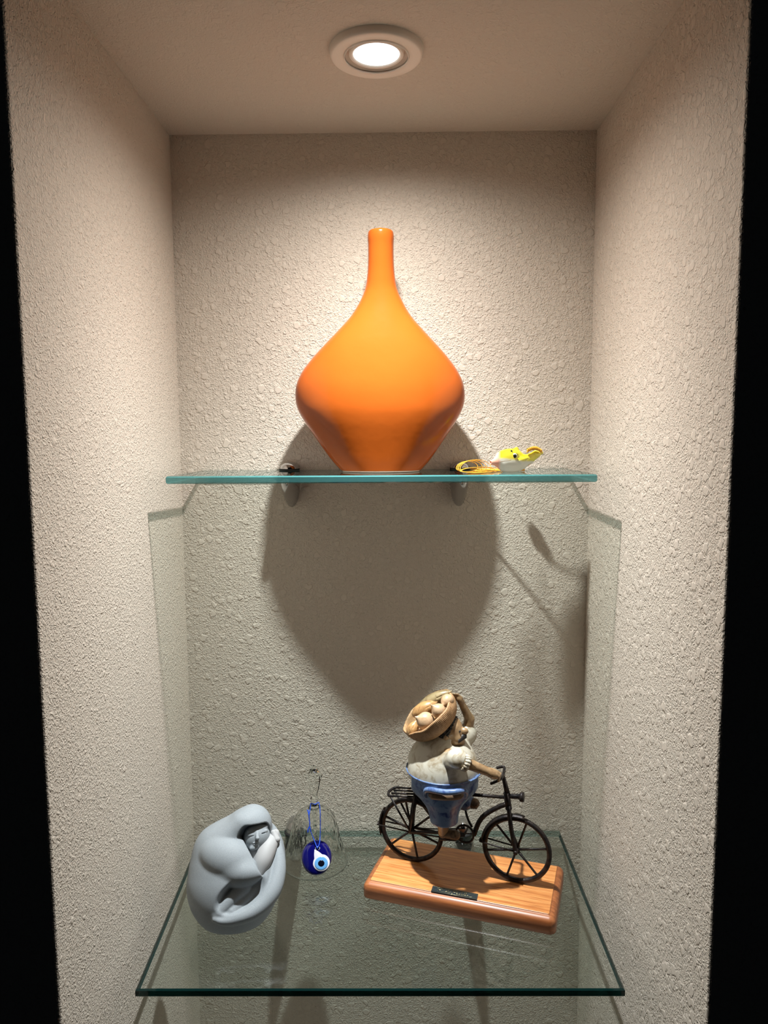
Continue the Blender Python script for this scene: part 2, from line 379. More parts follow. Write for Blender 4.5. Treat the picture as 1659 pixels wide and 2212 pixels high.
# ------------------------------------------------------------------ stone woman
M_ST = mat('grey_stone', lin(150, 158, 164), .62, spec=.3); t = NT(M_ST); co = t.n('ShaderNodeTexCoord').outputs['Object']
cc = ramp(t, noise(t, co, 1400, 3, .7), [(.35, lin(138, 145, 149)), (.65, lin(156, 162, 167))]); t.l(cc, t.b.inputs['Base Color'])
bp = t.n('ShaderNodeBump', ins={'Strength': .15, 'Distance': .0004, 'Height': noise(t, co, 900, 2)}); t.l(bp.outputs[0], t.b.inputs['Normal'])
M_SKI = mat('pale_stone', lin(172, 172, 172), .55, spec=.3)
FS = Frame(510, 1880, at(510, 1880, 'y', -.188))
q = lambda X, Y, c: ((380+X/4.1475)-510, 180-Y/4.1475, c)
_K = [(82, 70, 14, 7), (88, 42, 22, 12), (89, 10, 28, 16), (84, -22, 34, 19), (73, -52, 40, 20), (54, -76, 44, 19), (28, -93, 48, 17), (-2, -101, 50, 14), (-26, -103, 52, 10), (-42, -98, 52, 6)]
_KX = np.array(_K, float); _ku = np.linspace(0, 9, 60)
_KS = np.stack([smooth_interp(list(zip(range(10), _KX[:, j])), _ku) for j in range(4)], 1); CRP = [tuple(v[:3]) for v in _KS]; CRR = [float(v[3]) for v in _KS]
def st_body(P):
    d = ell(P, (-5, -25, 0), (98, 117, 76))
    d = smin(d, ell(P, (-18, 28, 2), (74, 80, 66)), 18)
    d = smin(d, cap(P, (18, 98, 20), (-34, 60, 6), 40, 46), 26)                # hood flowing into the back
    d = smin(d, ell(P, (52, 20, 4), (54, 92, 38)), 14)
    hood = smin(ell(P, (35, 97, 28), (42, 49, 44)), cap(P, (12, 100, 46), (-26, 66, 38), 26, 26), 18)
    d = smin(d, hood, 8)
    # face hollow: cut below the curved brim, open towards the chest
    n_ = np.array([.10, -.995, .0], np.float32)
    brim = (P-np.array([38, 96, 0], np.float32)) @ n_ + .0035*(P[..., 0]-40)**2
    hol = smax(ell(P, (44, 60, 66), (44, 46, 42)), -brim, 3)
    d = smax(d, -hol, 1.5)
    d = smax(d, -ell(P, (14, -52, 88), (72, 38, 48), axes((1, .62, 0))), 5)    # lap hollow
    d = smax(d, -cap(P, (68, 26, 66), (40, -38, 74), 13, 22), 5)
    d = smax(d, -ell(P, (50, 16, 74), (13, 20, 24)), 4)
    d = smin(d, cap(P, (12, -36, 40), (-38, -88, 44), 21, 14), 3)
    d = smin(d, cap(P, (48, -32, 22), (-8, -86, 42), 24, 15), 3)
    arm = ell(P, (-14, 24, 40), (68, 52, 46), axes((.80, -.60, .05)))
    arm = smin(arm, ell(P, (14, -8, 50), (44, 30, 36), axes((.93, .1, .1))), 14)
    arm = smin(arm, cap(P, (18, -8, 62), (46, -12, 66), 22, 8), 10)
    xc = np.interp(P[..., 1], [-60, -12, 0, 20, 50, 76, 100], [76, 50, 44, 35.5, 21.5, 9.5, -2]).astype(np.float32)
    arm = smax(arm, (P[..., 0]-xc)*.9, 1.0)
    d = smin(d, arm, 4)
    cr = chain(P, CRP, CRR, .01)
    d = smin(d, cr, 4)
    return smax(d, -(P[..., 1]*.857+P[..., 2]*.515+103), 4)
def st_face(P):
    d = ell(P, (43, 71, 34), (34, 29, 28), axes((.27, .96, .0)))
    d = smin(d, cap(P, (44, 82, 58), (44.5, 65, 66), 2.0, 4.2), 3.5)           # nose
    d = smin(d, cap(P, (27, 84, 54), (64, 92, 48), 3.0, 3.0), 8)               # brow
    for a, b, c in ((31, 74.5, 57), (59, 80, 52)): d = smin(d, ell(P, (a, b, c), (8, 4.6, 4), axes((1, .2, 0))), 2)   # lowered lids
    for a, b, c in ((31, 70.6, 61.5), (58, 75.8, 57)): d = smax(d, -ell(P, (a, b, c), (7, 1.1, 3.5), axes((1, .2, 0))), 1.0)
    d = smin(d, ell(P, (41, 56.2, 59.2), (6.0, 1.5, 2.6), axes((1, .2, 0))), 2.0); d = smin(d, ell(P, (40.5, 52.4, 58), (4.8, 1.6, 2.6), axes((1, .2, 0))), 2.0)
    return smin(d, ell(P, (37, 45.5, 52), (9, 6, 6), axes((1, .2, 0))), 5)
_KX2 = np.array([(47, -26, 44, 4), (51, -6, 46, 12), (57, 18, 45, 19), (66, 42, 38, 20), (78, 62, 31, 14), (85, 76, 27, 8)], float); _ku = np.linspace(0, 5, 90)
_KS = np.stack([smooth_interp(list(zip(range(6), _KX2[:, j])), _ku) for j in range(4)], 1); CHP = [tuple(v[:3]) for v in _KS]; CHR = [float(v[3]) for v in _KS]
def st_chest(P):
    d = chain(P, CHP, CHR, .01)
    d = smin(d, ell(P, (40, 30, 8), (36, 34, 36)), 10)
    return d
def st_hand(P):
    d = cap(P, (80, 76, 36), (85, 60, 38), 6.5, 9)
    for k in range(4): d = smin(d, cap(P, (79+k*3.6, 62-k*.6, 43-k*1.5), (81+k*3.3, 51+k*.8, 39-k*1.5), 2.8, 2.3), 1.4)
    return d
sw = root('stone_figurine', 'smooth grey stone figurine of a hooded woman curled up on the glass', 'figurine', (-.187, -.19, 0))
lo = None
vb, fb = nets(st_body, (-118, -155, -90), (112, 155, 120), 3.5)
for _ in range(4):                               # slide along the line of sight until it rests on the glass
    zmin = FS.w(vb)[:, 2].min(); FS = Frame(510, 1880, FS.o-FS.c*(zmin-.0004)/FS.c[2])
def st(name, fn, lo_, hi_, h, m): return sdf_obj(name, fn, lo_, hi_, h, m, sw, FS.w)
st('cloak', st_body, (-118, -155, -90), (112, 155, 120), 1.6, M_ST)
o = st('face', st_face, (0, 30, 0), (78, 106, 78), .8, M_ST)
o['label'] = 'calm face with lowered eyes in the hood'
o = st('chest', st_chest, (10, -40, -10), (102, 96, 80), 1.2, M_SKI); o['label'] = 'pale smooth bare neck and arm'
st('hand', st_hand, (66, 40, 20), (104, 88, 56), .7, M_SKI)

# ------------------------------------------------------------------ crystal bell
M_CRY = sheet('crystal_wall', (.93, .945, .94, 1), 1.0, .02, 1.42); t = NT(M_CRY); co = t.n('ShaderNodeTexCoord').outputs['Object']
vo = t.n('ShaderNodeTexVoronoi', ins={'Scale': 150.0}); mp = t.n('ShaderNodeMapping', ins={'Scale': (1, 1, .45)}); t.l(co, mp.inputs['Vector']); t.l(mp.outputs[0], vo.inputs['Vector'])
bp = t.n('ShaderNodeBump', ins={'Strength': 1.0, 'Distance': .0012, 'Height': vo.outputs['Distance']})
for x in t.t.nodes:
    if x.type in ('BSDF_GLOSSY', 'FRESNEL'): t.l(bp.outputs[0], x.inputs['Normal'])
def glass(name, col, ior, bump=None):
    m = bpy.data.materials.new(name); m.use_nodes = True; t = NT(m); t.t.nodes.remove(t.b)
    g_ = t.n('ShaderNodeBsdfGlass', ins={'Color': col, 'IOR': ior, 'Roughness': 0.0}); t.l(g_.outputs[0], t.out.inputs[0])
    if bump:
        co = t.n('ShaderNodeTexCoord').outputs['Object']; mp = t.n('ShaderNodeMapping', ins={'Scale': (1, 1, .5)}); t.l(co, mp.inputs['Vector'])
        vo = t.n('ShaderNodeTexVoronoi', ins={'Scale': 170.0}); t.l(mp.outputs[0], vo.inputs['Vector'])
        sp = t.n('ShaderNodeSeparateXYZ'); t.l(co, sp.inputs[0]); hi = math_(t, 'MULTIPLY', math_(t, 'SUBTRACT', sp.outputs['Z'], .018), 90, clamp=True)
        b_ = t.n('ShaderNodeBump', ins={'Strength': bump, 'Distance': .0016, 'Height': math_(t, 'MULTIPLY', vo.outputs['Distance'], hi)}); t.l(b_.outputs[0], g_.inputs['Normal'])
    return m
M_CRS = glass('crystal_solid', (.98, .99, .985, 1), 1.22); M_CRW = glass('crystal_shell', (.985, .99, .985, 1), 1.30, .45)
BX, BY = -.1003, -.0905
bell = root('crystal_bell', 'clear cut crystal bell standing behind the blue eye pendant', 'bell', (BX, BY, 0))
TB = Matrix.Translation((BX, BY, 0))
prof = [(.0455, .0006), (.0452, .002), (.0425, .012), (.0385, .026), (.0352, .040), (.0328, .052), (.0298, .063), (.0245, .072), (.017, .0775), (.009, .0800), (.0062, .0815)]
zs = [p[1] for p in prof]; rs = [p[0] for p in prof]
fz = np.linspace(zs[0], zs[-1], 44); fr_ = np.interp(fz, zs, rs)
vs = []; fs = []; n = 96
for i, (z_, r_) in enumerate(zip(fz, fr_)):
    for k in range(n):
        a = 2*math.pi*k/n; cutp = .0007*max(0, math.sin(a*12+z_*260))*max(0, math.sin(a*12-z_*260)) if .014 < z_ < .07 else 0
        rr = r_-cutp*1.6; vs.append((BX+rr*math.cos(a), BY+rr*math.sin(a), z_))
for i in range(len(fz)-1):
    for k in range(n): fs.append((i*n+k, i*n+(k+1) % n, (i+1)*n+(k+1) % n, (i+1)*n+k))
ob_ = MB().add(vs, fs).build('bowl', M_CRW, bell); so = ob_.modifiers.new('wall', 'SOLIDIFY'); so.thickness = .0021; so.offset = -1
rim = MB().tube([(BX+.0455*math.cos(a), BY+.0455*math.sin(a), .0009) for a in np.linspace(0, 2*math.pi, 96, endpoint=False)], .0008, 8, closed=True).build('rim', sheet('crystal_rim', (.82, .86, .85, 1), 2.2, .08, 1.6), bell)
hp = [(.0062, .0812), (.0050, .084), (.0046, .088), (.0056, .0915), (.0050, .094), (.0046, .098), (.0062, .104), (.0082, .111), (.0098, .119), (.0116, .1245), (.0094, .1290), (.0060, .1335), (.0068, .1365), (.0040, .1405), (.0001, .1420)]
hm = MB()
hm.lathe(hp, 8, TB @ Matrix.Rotation(.3, 4, 'Z')).build('handle', M_CRS, bell, smooth=False)
cm = MB()
for k in range(7): cm.lathe([(.0001, .0775-k*.0055), (.0022, .0762-k*.0055), (.0026, .0745-k*.0055), (.0018, .0728-k*.0055), (.0001, .072-k*.0055)], 8, TB)
cm.lathe([(.0001, .040), (.0034, .037), (.0044, .033), (.0034, .029), (.0001, .0265)], 12, TB)
cm.build('clapper', M_CRS, bell, smooth=False)

# ------------------------------------------------------------------ blue eye pendant
FE = Frame(684, 1852, at(684, 1852, 'y', -.1285))
M_CO = mat('cobalt_glass', (.004, .004, .105, 1), .06, coat=1, coat_r=.02); M_WH = mat('white_glass', lin(228, 226, 238), .12, coat=1); M_LB = mat('light_blue_glass', lin(104, 166, 222), .12, coat=1); M_BK = mat('black_glass', (.003, .004, .012, 1), .1, coat=1)
M_CORD = mat('blue_cord', lin(24, 82, 214), .6)
pend = root('eye_pendant', 'round blue eye pendant with white teardrop hanging on a blue cord', 'pendant', tuple(FE.o))
tx = .50; ty = -.86                              # local tilt of the disc: hangs nearly upright, leaning on the bell
def disc(name, fn_r, thick, c0, m, cx=0, cy=0, n=64, dome=.35, hole=None):
    """outline fn_r(angle)->radius px units, domed"""
    mb = MB(); ringsR = [0, .35, .65, .85, .95, 1.0, 1.0, .96]; hh = [thick, thick*.97, thick*.86, thick*.62, thick*.36, 0, -thick*.3, -thick*.5]
    vs = []
    for f, h_ in zip(ringsR, hh):
        for k in range(n):
            a = 2*math.pi*k/n; r_ = fn_r(a)*max(f, .001); vs.append(FE.w(np.array([cx+r_*math.cos(a), cy+r_*math.sin(a), c0+h_])))
    fs = [(i*n+k, i*n+(k+1) % n, (i+1)*n+(k+1) % n, (i+1)*n+k) for i in range(len(hh)-1) for k in range(n)]
    fs.append(tuple(range((len(hh)-1)*n, len(hh)*n)))
    return mb.add(vs, fs).build(name, m, pend)
disc('disc', lambda a: 1/math.sqrt((math.cos(a)/32.3)**2+(math.sin(a)/38.8)**2), 9, 0, M_CO)
def tear(a):                                     # teardrop with its point up-left, around (8,-8)
    d = (a-math.radians(116)+math.pi) % (2*math.pi)-math.pi
    return 18.2+ (15.0*max(0, 1-abs(d)/.62)**1.5)
disc('white_drop', tear, 1.6, 8.3, M_WH, 10.0, -12.0, 96)
disc('iris', lambda a: 14.2, 1.2, 9.9, M_LB, 9.8, -13.2)
disc('pupil', lambda a: 7.0, .9, 11.0, M_BK, 9.8, -13.4, 40)
def E_(px, py, c): return FE.p(px, py, c)
neckz = FE.o*0
nc = at(678, 1733, 'y', BY)                      # neck of the bell handle
def cordtube(mb, pts, r=.00062):
    P = [Vector(p) for p in pts]; out = []
    for i in range(len(P)-1):
        for u in np.linspace(0, 1, 10, endpoint=False):
            p0, p1, p2, p3 = P[max(i-1, 0)], P[i], P[i+1], P[min(i+2, len(P)-1)]
            out.append(.5*((2*p1)+(p2-p0)*u+(2*p0-5*p1+4*p2-p3)*u*u+(3*p1-p0-3*p2+p3)*u**3))
    out.append(P[-1]); m = len(out); rr = [r*(1+.22*math.sin(i*2.2)) for i in range(m)]
    return mb.tube(out, rr, 7)
cb = MB()
NZ = nc[2]
hw_ = .0062
cordtube(cb, [E_(686, 1831, 12), E_(690, 1822, 11), E_(691.5, 1800, 6), E_(692, 1770, 4), E_(691, 1742, 2), (BX+hw_, BY-.002, NZ+.0005), (BX+.002, BY-hw_*.95, NZ), (BX-.004, BY-hw_*.8, NZ+.0008), E_(670, 1742, 2), E_(668, 1760, 4), E_(671, 1790, 6), E_(679, 1815, 10), E_(684, 1829, 12), E_(686, 1833, 11)])
cordtube(cb, [E_(664, 1746, 4), E_(666, 1752, 5), E_(669, 1775, 6), E_(669, 1786, 6)], .0009)
cordtube(cb, [E_(669, 1783, 6), E_(666, 1790, 7), E_(665, 1797, 7)], .0011)
cordtube(cb, [E_(669, 1783, 6), E_(671, 1791, 7), E_(670, 1795, 7)], .0009)
cb.build('cord', M_CORD, pend)
MB().tube([E_(686+4.6*math.cos(a), 1832.5+3.6*math.sin(a), 7.6) for a in np.linspace(0, 2*math.pi, 20, endpoint=False)], .0006, 6, closed=True).build('eyelet', mat('clear_eyelet', lin(170, 180, 190), .15, coat=1), pend)

# ------------------------------------------------------------------ bird shaped ceramic ornament on the upper shelf
FB = Frame(1108, 1000, at(1108, 1000, 'y', -.088)); SHEAR = -.72
g0 = lambda X, Y, c=0: np.array([(920+X/4.1475)-1108, 1000-(920+Y/4.1475), c])
g = lambda X, Y, c=0: g0(X, Y, c)+np.array([0, 0, SHEAR*g0(X, Y)[0]])
M_BI = mat('glazed_ceramic', lin(236, 226, 70), .12, coat=1, coat_r=.04); t = NT(M_BI)
Fa = t.n('ShaderNodeTexCoord').outputs['Object']
orn = root('bird_ornament', 'small yellow and white ceramic bird on the upper shelf beside the vase', 'ornament', (*FB.o[:2], Z1))
BS = [np.array(FB.w(v)) for v in (g(640, 345), g(760, 318), g(900, 300), g(1000, 330))]
sp_ = t.n('ShaderNodeSeparateXYZ'); t.l(Fa, sp_.inputs[0])
zz = math_(t, 'ADD', sp_.outputs['Z'], math_(t, 'MULTIPLY', sp_.outputs['X'], .10))
zz = math_(t, 'ADD', zz, math_(t, 'MULTIPLY', noise(t, Fa, 90, 1), .004))
zsplit = BS[1][2]+.10*BS[1][0]+.0045
kk = math_(t, 'MULTIPLY', math_(t, 'SUBTRACT', zz, zsplit-.0016), 1/.0032, clamp=True)
mx = t.n('ShaderNodeMix', data_type='RGBA'); t.l(kk, mx.inputs[0]); mx.inputs[6].default_value = lin(214, 214, 200); mx.inputs[7].default_value = lin(226, 214, 40)
kx = math_(t, 'MULTIPLY', math_(t, 'SUBTRACT', float(FB.w(g(668, 300))[0]), sp_.outputs['X']), 1/.004, clamp=True)
mx2 = t.n('ShaderNodeMix', data_type='RGBA'); t.l(kx, mx2.inputs[0]); t.l(mx.outputs[2], mx2.inputs[6]); mx2.inputs[7].default_value = lin(236, 172, 148); t.l(mx2.outputs[2], t.b.inputs['Base Color'])
def bird(P):
    P = P.copy(); P[..., 2] -= SHEAR*P[..., 0]
    d = ell(P, g0(765, 320), (33, 25, 19), axes((1, .08, 0)))
    d = smin(d, ell(P, g0(740, 262), (27, 14, 15), axes((1, .12, 0))), 8)
    d = smin(d, cap(P, g0(645, 318, 4), g0(598, 326, 6), 11, 5.5), 7)              # snout
    d = smin(d, cap(P, g0(800, 240), g0(812, 205), 7, 4.5), 5)                      # crest
    d = smin(d, chain(P, [g0(860, 330), g0(935, 290), g0(985, 255), g0(1040, 240)], [13, 10, 8, 3.4], 5), 9)   # tail
    d = smin(d, cap(P, g0(850, 310, 14), g0(915, 287, 18), 7, 1.6), 4)              # wing tip
    d = smax(d, -ell(P, g0(583, 326, 8), (3.4, 3.0, 4)), 1.2)
    d = smax(d, -cap(P, g0(668, 326, 17), g0(775, 296, 21), 1.1, 1.1), .8)          # mouth line
    return smax(d, -(P[..., 1]+22.6), 1)
sdf_obj('body', bird, (-58, -30, -72), (74, 48, 66), .85, M_BI, orn, FB.w)
def blob(c, r, m, name, fr=None, fr_obj=None, parent=None, n=20, ax=None):
    fr = fr or FB
    return sdf_obj(name, lambda P: ell(P, c, r, ax), np.array(c)-max(r)*1.3, np.array(c)+max(r)*1.3, max(r)/8, m, parent, fr.w)
M_INK = mat('black_paint', (.012, .012, .010, 1), .2); M_EW = mat('white_paint', lin(236, 232, 216), .2)
blob(g(793, 268, 16.5), (5.6, 5.6, 2.6), M_EW, 'eye', parent=orn); blob(g(796, 270, 18.5), (4.1, 4.4, 2.0), M_INK, 'pupil', parent=orn)
blob(g(766, 224, 13), (2.4, 2.0, 2), M_INK, 'brow_spot', parent=orn)
lm = MB()
for x0, y0, x1, y1 in ((806, 256, 812, 240), (812, 260, 824, 248), (815, 266, 830, 258)):
    lm.tube([FB.w(g(x0, y0, 17.2)), FB.w(g((x0+x1)/2+2, (y0+y1)/2, 17)), FB.w(g(x1, y1, 15))], .0003, 5)
lm.build('eyelashes', M_INK, orn)
lm = MB(); lm.tube([FB.w(g(668+X*10.7, 325-X*2.2-math.sin(X*.7)*3, 18.2+X*.25)) for X in range(0, 10)], .00032, 5); lm.build('mouth_line', mat('brown_line', lin(110, 84, 50), .4), orn)
M_GC = mat('gold_cord', lin(222, 160, 44), .45); gc = MB(); sh = Z1+.0007
def coilpt(X, Y, c): v = FB.w(g(X, Y, c)); return (v[0], v[1], max(v[2], sh))
rr_ = random.Random(3)
for L in range(6):                                # loops of thin cord
    w0 = 300+L*10+rr_.uniform(-6, 8); w1 = 470+L*38; pts = []
    for k in range(26):
        u = k/25; a = 2*math.pi*u
        X = (w0+w1)/2+(w1-w0)/2*math.cos(a+math.pi); Y = 372-(34+L*4.5*rr_.uniform(.9, 1.05))*math.sin(a)*(1 if math.sin(a) > 0 else .9)-(26 if math.sin(a) > 0 else -4)*abs(math.sin(a))
        if L > 3: Y = 395+(Y-372)*.35
        pts.append(coilpt(X, min(Y, 414), -25+L*6-SHEAR*0+(26+L*3)*math.cos(a+.6)))
    gc.tube(pts, .00042, 6)
for L in range(5): gc.tube([coilpt(430+40*k+L*6, 404-9*abs(math.sin(k*.8+L*.6)), -30+L*9-4*k+3*math.sin(k*1.1+L)) for k in range(9)], .00042, 6)
gc.build('gold_cord', M_GC, orn)
gw = MB()
def spl_(pts, k=8):
    P = [np.array(p) for p in pts]; out = []
    for i in range(len(P)-1):
        p0, p1, p2, p3 = P[max(i-1, 0)], P[i], P[i+1], P[min(i+2, len(P)-1)]
        for u in np.linspace(0, 1, k, endpoint=False): out.append(.5*((2*p1)+(p2-p0)*u+(2*p0-5*p1+4*p2-p3)*u*u+(3*p1-p0-3*p2+p3)*u**3))
    out.append(P[-1]); return out
for ph in (0, math.pi):
    gw.tube([FB.w(g(905+i*4.0+0, 222-24*math.sin(i/34*math.pi)+ 10*max(0, (i-22)/12)**1.5, 12)+np.array([0, 3.2*math.cos(i*.9+ph)/1, 3.2*math.sin(i*.9+ph)])*1) for i in range(34)], .0010, 6)
gw.tube([FB.w(g(1035, 222, 8)), FB.w(g(1030, 255, -6)), FB.w(g(1000, 285, -10)), FB.w(g(975, 305, -6))], .0011, 6)
def onshelf(x, y, h=.0016): return np.array([x, y, Z1+h])
gw.tube(spl_([onshelf(.121, -.045), onshelf(.137, -.055), onshelf(.155, -.068), onshelf(.172, -.080), onshelf(.190, -.078)]), .0013, 6)
gw.tube(spl_([onshelf(.186, -.054, .004), onshelf(.196, -.058, .006), onshelf(.205, -.062, .014), FB.w(g(1000, 285, -10))]), .0012, 6)
gw.build('twisted_cord', M_GC, orn)
MB().tube(spl_([onshelf(.1740, -.0395, .004), onshelf(.1765, -.042, .006), onshelf(.181, -.047, .007), onshelf(.186, -.053, .004)], 5), [.001]+[.0040]*3+[.0066]*7+[.005]*4+[.0012], 10).build('tassel', M_GC, orn)

# ------------------------------------------------------------------ cyclist figurine on a wooden base
BT = .0215
P0 = np.array([.0576, -.1306]); UD = np.array([.9405, -.3397]); NV = np.array([-.3397, -.9405])
def L(px, py, v=0.):                              # pixel -> vertical plane of the bicycle, v metres to the viewer's side
    d = _F+_R*(px-W/2)/FPX-_U*(py-H/2)/FPX; n = np.array([*NV, 0.]); t_ = (n @ (np.array([*(P0+NV*v), 0])-CAM))/(n @ d); return CAM+d*t_
def B(u, z, v=0.): return np.array([*(P0+UD*u+NV*v), z])
def Bd(du, dz, dv=0.): return np.array([*(UD*du+NV*dv), dz])
cy = root('cyclist_figurine', 'ceramic rider with fruit basket on black bicycle, mounted on a wooden block', 'figurine', (.1054, -.151, 0))
M_WD = mat('oak', lin(200, 130, 70), .38, coat=.35, coat_r=.25); t = NT(M_WD); co = t.n('ShaderNodeTexCoord').outputs['Object']
mp = t.n('ShaderNodeMapping', ins={'Scale': (9, 230, 120)}); t.l(co, mp.inputs['Vector'])
g1 = noise(t, mp.outputs[0], 1.0, 4, .6, .6); mp2 = t.n('ShaderNodeMapping', ins={'Scale': (34, 900, 500)}); t.l(co, mp2.inputs['Vector']); g2 = noise(t, mp2.outputs[0], 1.0, 2, .5)
c1 = ramp(t, g1, [(.3, lin(176, 104, 50)), (.5, lin(206, 138, 78)), (.72, lin(222, 158, 96))])
c2 = ramp(t, g2, [(.34, lin(150, 92, 50)), (.46, (1, 1, 1, 1))])
mx = t.n('ShaderNodeMix', data_type='RGBA', blend_type='MULTIPLY', ins={0: .5}); t.l(c1, mx.inputs[6]); t.l(c2, mx.inputs[7]); 
M_WE = mat('oak_edge', lin(170, 92, 46), .42, coat=.25, coat_r=.3)
t.l(mx.outputs[2], t.b.inputs['Base Color'])
t2 = NT(M_WE); co2 = t2.n('ShaderNodeTexCoord').outputs['Object']; mp = t2.n('ShaderNodeMapping', ins={'Scale': (14, 300, 260)}); t2.l(co2, mp.inputs['Vector'])
t2.l(ramp(t2, noise(t2, mp.outputs[0], 1, 3), [(.35, lin(132, 74, 38)), (.65, lin(168, 102, 58))]), t2.b.inputs['Base Color'])
HL, HWD, RC = .1235, .0610, .009
def rrect(hl, hw, r, n=8):
    o = []
    for cx, cy_, a0 in ((hl-r, hw-r, 0), (-hl+r, hw-r, 90), (-hl+r, -hw+r, 180), (hl-r, -hw+r, 270)):
        for k in range(n+1): a = math.radians(a0+90*k/n); o.append((cx+r*math.cos(a), cy_+r*math.sin(a)))
    return o
def base_layers(lays):
    vs = []; n = None
    for ins_, z in lays:
        R_ = rrect(HL-ins_, HWD-ins_, max(RC-ins_, .0015)); n = len(R_); vs += [(x, y, z) for x, y in R_]
    fs = [(i*n+k, i*n+(k+1) % n, (i+1)*n+(k+1) % n, (i+1)*n+k) for i in range(len(lays)-1) for k in range(n)]
    return vs, fs, n
e = 7*math.pi/180
def place(o): o.location = (.1054, -.1515, 0); o.rotation_euler = (0, 0, math.atan2(-.301, .9537)); sub(o, cy); return o
rr = .0085
lays = [(.0008, .0002), (0, .001), (0, BT-rr-.0012)]+[(rr*(1-math.cos(a)), BT-.0012-rr+rr*math.sin(a)) for a in np.linspace(.15, math.pi/2, 8)]+[(rr+.0002, BT-.0002)]
vs, fs, n = base_layers(lays); fs.append(tuple(range(n-1, -1, -1)))
wb = place(MB().add(vs, fs).build('wooden_base', M_WE)); wb['label'] = 'reddish rounded oak edge of the block'
vs, fs, n = base_layers([(rr+.0002, BT-.0012), (rr+.0002, BT-.0002), (rr+.0006, BT)]); fs.append(tuple(range(2*n, 3*n)))
place(MB().add(vs, fs).build('wooden_top', M_WD, smooth=False))
# nameplate with a handwritten signature
M_PL = mat('black_plate', (.012, .02, .024, 1), .35, coat=.5); M_GD = mat('engraved_gold', lin(196, 184, 140), .35, 1)
pl = lambda u, v, h=0: at(935, 1914, 'z', BT)+(at(1033, 1932, 'z', BT)-at(935, 1914, 'z', BT))*u+(at(931, 1926.5, 'z', BT)-at(935, 1914, 'z', BT))*(1-v)+np.array([0, 0, h])
c4 = [(0, 0), (1, 0), (1, 1), (0, 1)]
plate = MB().add([pl(u, v, h) for h in (.0, .0007) for u, v in c4], [(3, 2, 1, 0), (4, 5, 6, 7), (0, 1, 5, 4), (1, 2, 6, 5), (2, 3, 7, 6), (3, 0, 4, 7)]).build('nameplate', M_PL, cy, smooth=False)
strokes = [[(.15, .83), (.145, .6), (.125, .2)], [(.11, .72), (.16, .9), (.23, .88), (.25, .72), (.21, .56), (.15, .5), (.19, .34), (.245, .16)],
           [(.245, .16), (.27, .3), (.285, .44), (.27, .3), (.29, .22), (.305, .36), (.315, .46)], [(.345, .44), (.325, .42), (.32, .26), (.345, .3), (.365, .5), (.385, .82), (.37, .4), (.375, .24), (.40, .32)], [(.41, .44), (.395, .34), (.41, .22), (.43, .34), (.415, .46), (.45, .42)],
           [(.51, .84), (.50, .5), (.475, .14)], [(.465, .74), (.52, .92), (.585, .86), (.60, .7), (.56, .54), (.505, .5)],
           [(.60, .44), (.57, .40), (.575, .24), (.605, .34), (.61, .44), (.61, .24), (.64, .34)], [(.665, .44), (.64, .38), (.65, .24), (.68, .40), (.705, .82), (.69, .26), (.71, .3), (.72, .42), (.72, .26), (.74, .3)],
           [(.74, .3), (.775, .8), (.76, .84), (.755, .3), (.775, .26)], [(.775, .26), (.812, .8), (.797, .84), (.79, .3), (.81, .28)], [(.85, .42), (.825, .38), (.83, .24), (.86, .40), (.86, .24), (.90, .18), (.95, .26)]]
sg = MB()
for st_ in strokes:
    P_ = []
    for i in range(len(st_)-1):
        for k in range(4): u_ = k/4; P_.append((st_[i][0]*(1-u_)+st_[i+1][0]*u_, st_[i][1]*(1-u_)+st_[i+1][1]*u_))
    P_.append(st_[-1]); sg.tube([pl(a*.93+.01, b*.8+.1, .0008) for a, b in P_], .00016, 5)
sg.build('signature', M_GD, plate)
bd = MB()
bd.tube([pl(u, v, .0008) for u, v in ((.025, .12), (.975, .12), (.975, .88), (.025, .88))], .00014, 4, closed=True); bd.build('border', M_GD, plate)

# ---- bicycle
M_IR = mat('dark_iron', (.022, .018, .019, 1), .48, .6, spec=.6); t = NT(M_IR); co = t.n('ShaderNodeTexCoord').outputs['Object']
t.l(ramp(t, noise(t, co, 160, 3), [(.4, (.014, .012, .013, 1)), (.62, (.04, .03, .026, 1))]), t.b.inputs['Base Color'])
bp = t.n('ShaderNodeBump', ins={'Strength': .5, 'Distance': .0006, 'Height': noise(t, co, 420, 2)}); t.l(bp.outputs[0], t.b.inputs['Normal'])
WR = .0418; TR = .0033
CF, CR = (.1195, BT+.0445), (-.0235, BT+.0442)
def wheel(name, c, a0, label):
    m = MB(); m.tube([B(c[0]+WR*math.cos(a), c[1]+WR*math.sin(a)) for a in np.linspace(0, 2*math.pi, 72, endpoint=False)], TR, 10, closed=True)
    m.tube([B(c[0], c[1], -.0045), B(c[0], c[1], .0065)], .0032, 10)
    w_ = m.build(name, M_IR, cy); w_['label'] = label
    for k in range(6):
        a = a0+k*math.pi/3; d_ = (math.cos(a), math.sin(a))
        MB().tube([B(c[0]+d_[0]*.002, c[1]+d_[1]*.002), B(c[0]+d_[0]*.02, c[1]+d_[1]*.02), B(c[0]+d_[0]*(WR-.004), c[1]+d_[1]*(WR-.004)), B(c[0]+d_[0]*(WR-.001), c[1]+d_[1]*(WR-.001))], [.0017, .0015, .0015, .0030], 8).build('spoke', M_IR, w_)
wheel('wheel', CF, math.radians(12), 'front wheel'); wheel('wheel', CR, math.radians(42), 'rear wheel')
def pipe(name, pts, r, n=10, closed=False, parent=None):
    return MB().tube(pts, r, n, closed).build(name, M_IR, parent or cy)
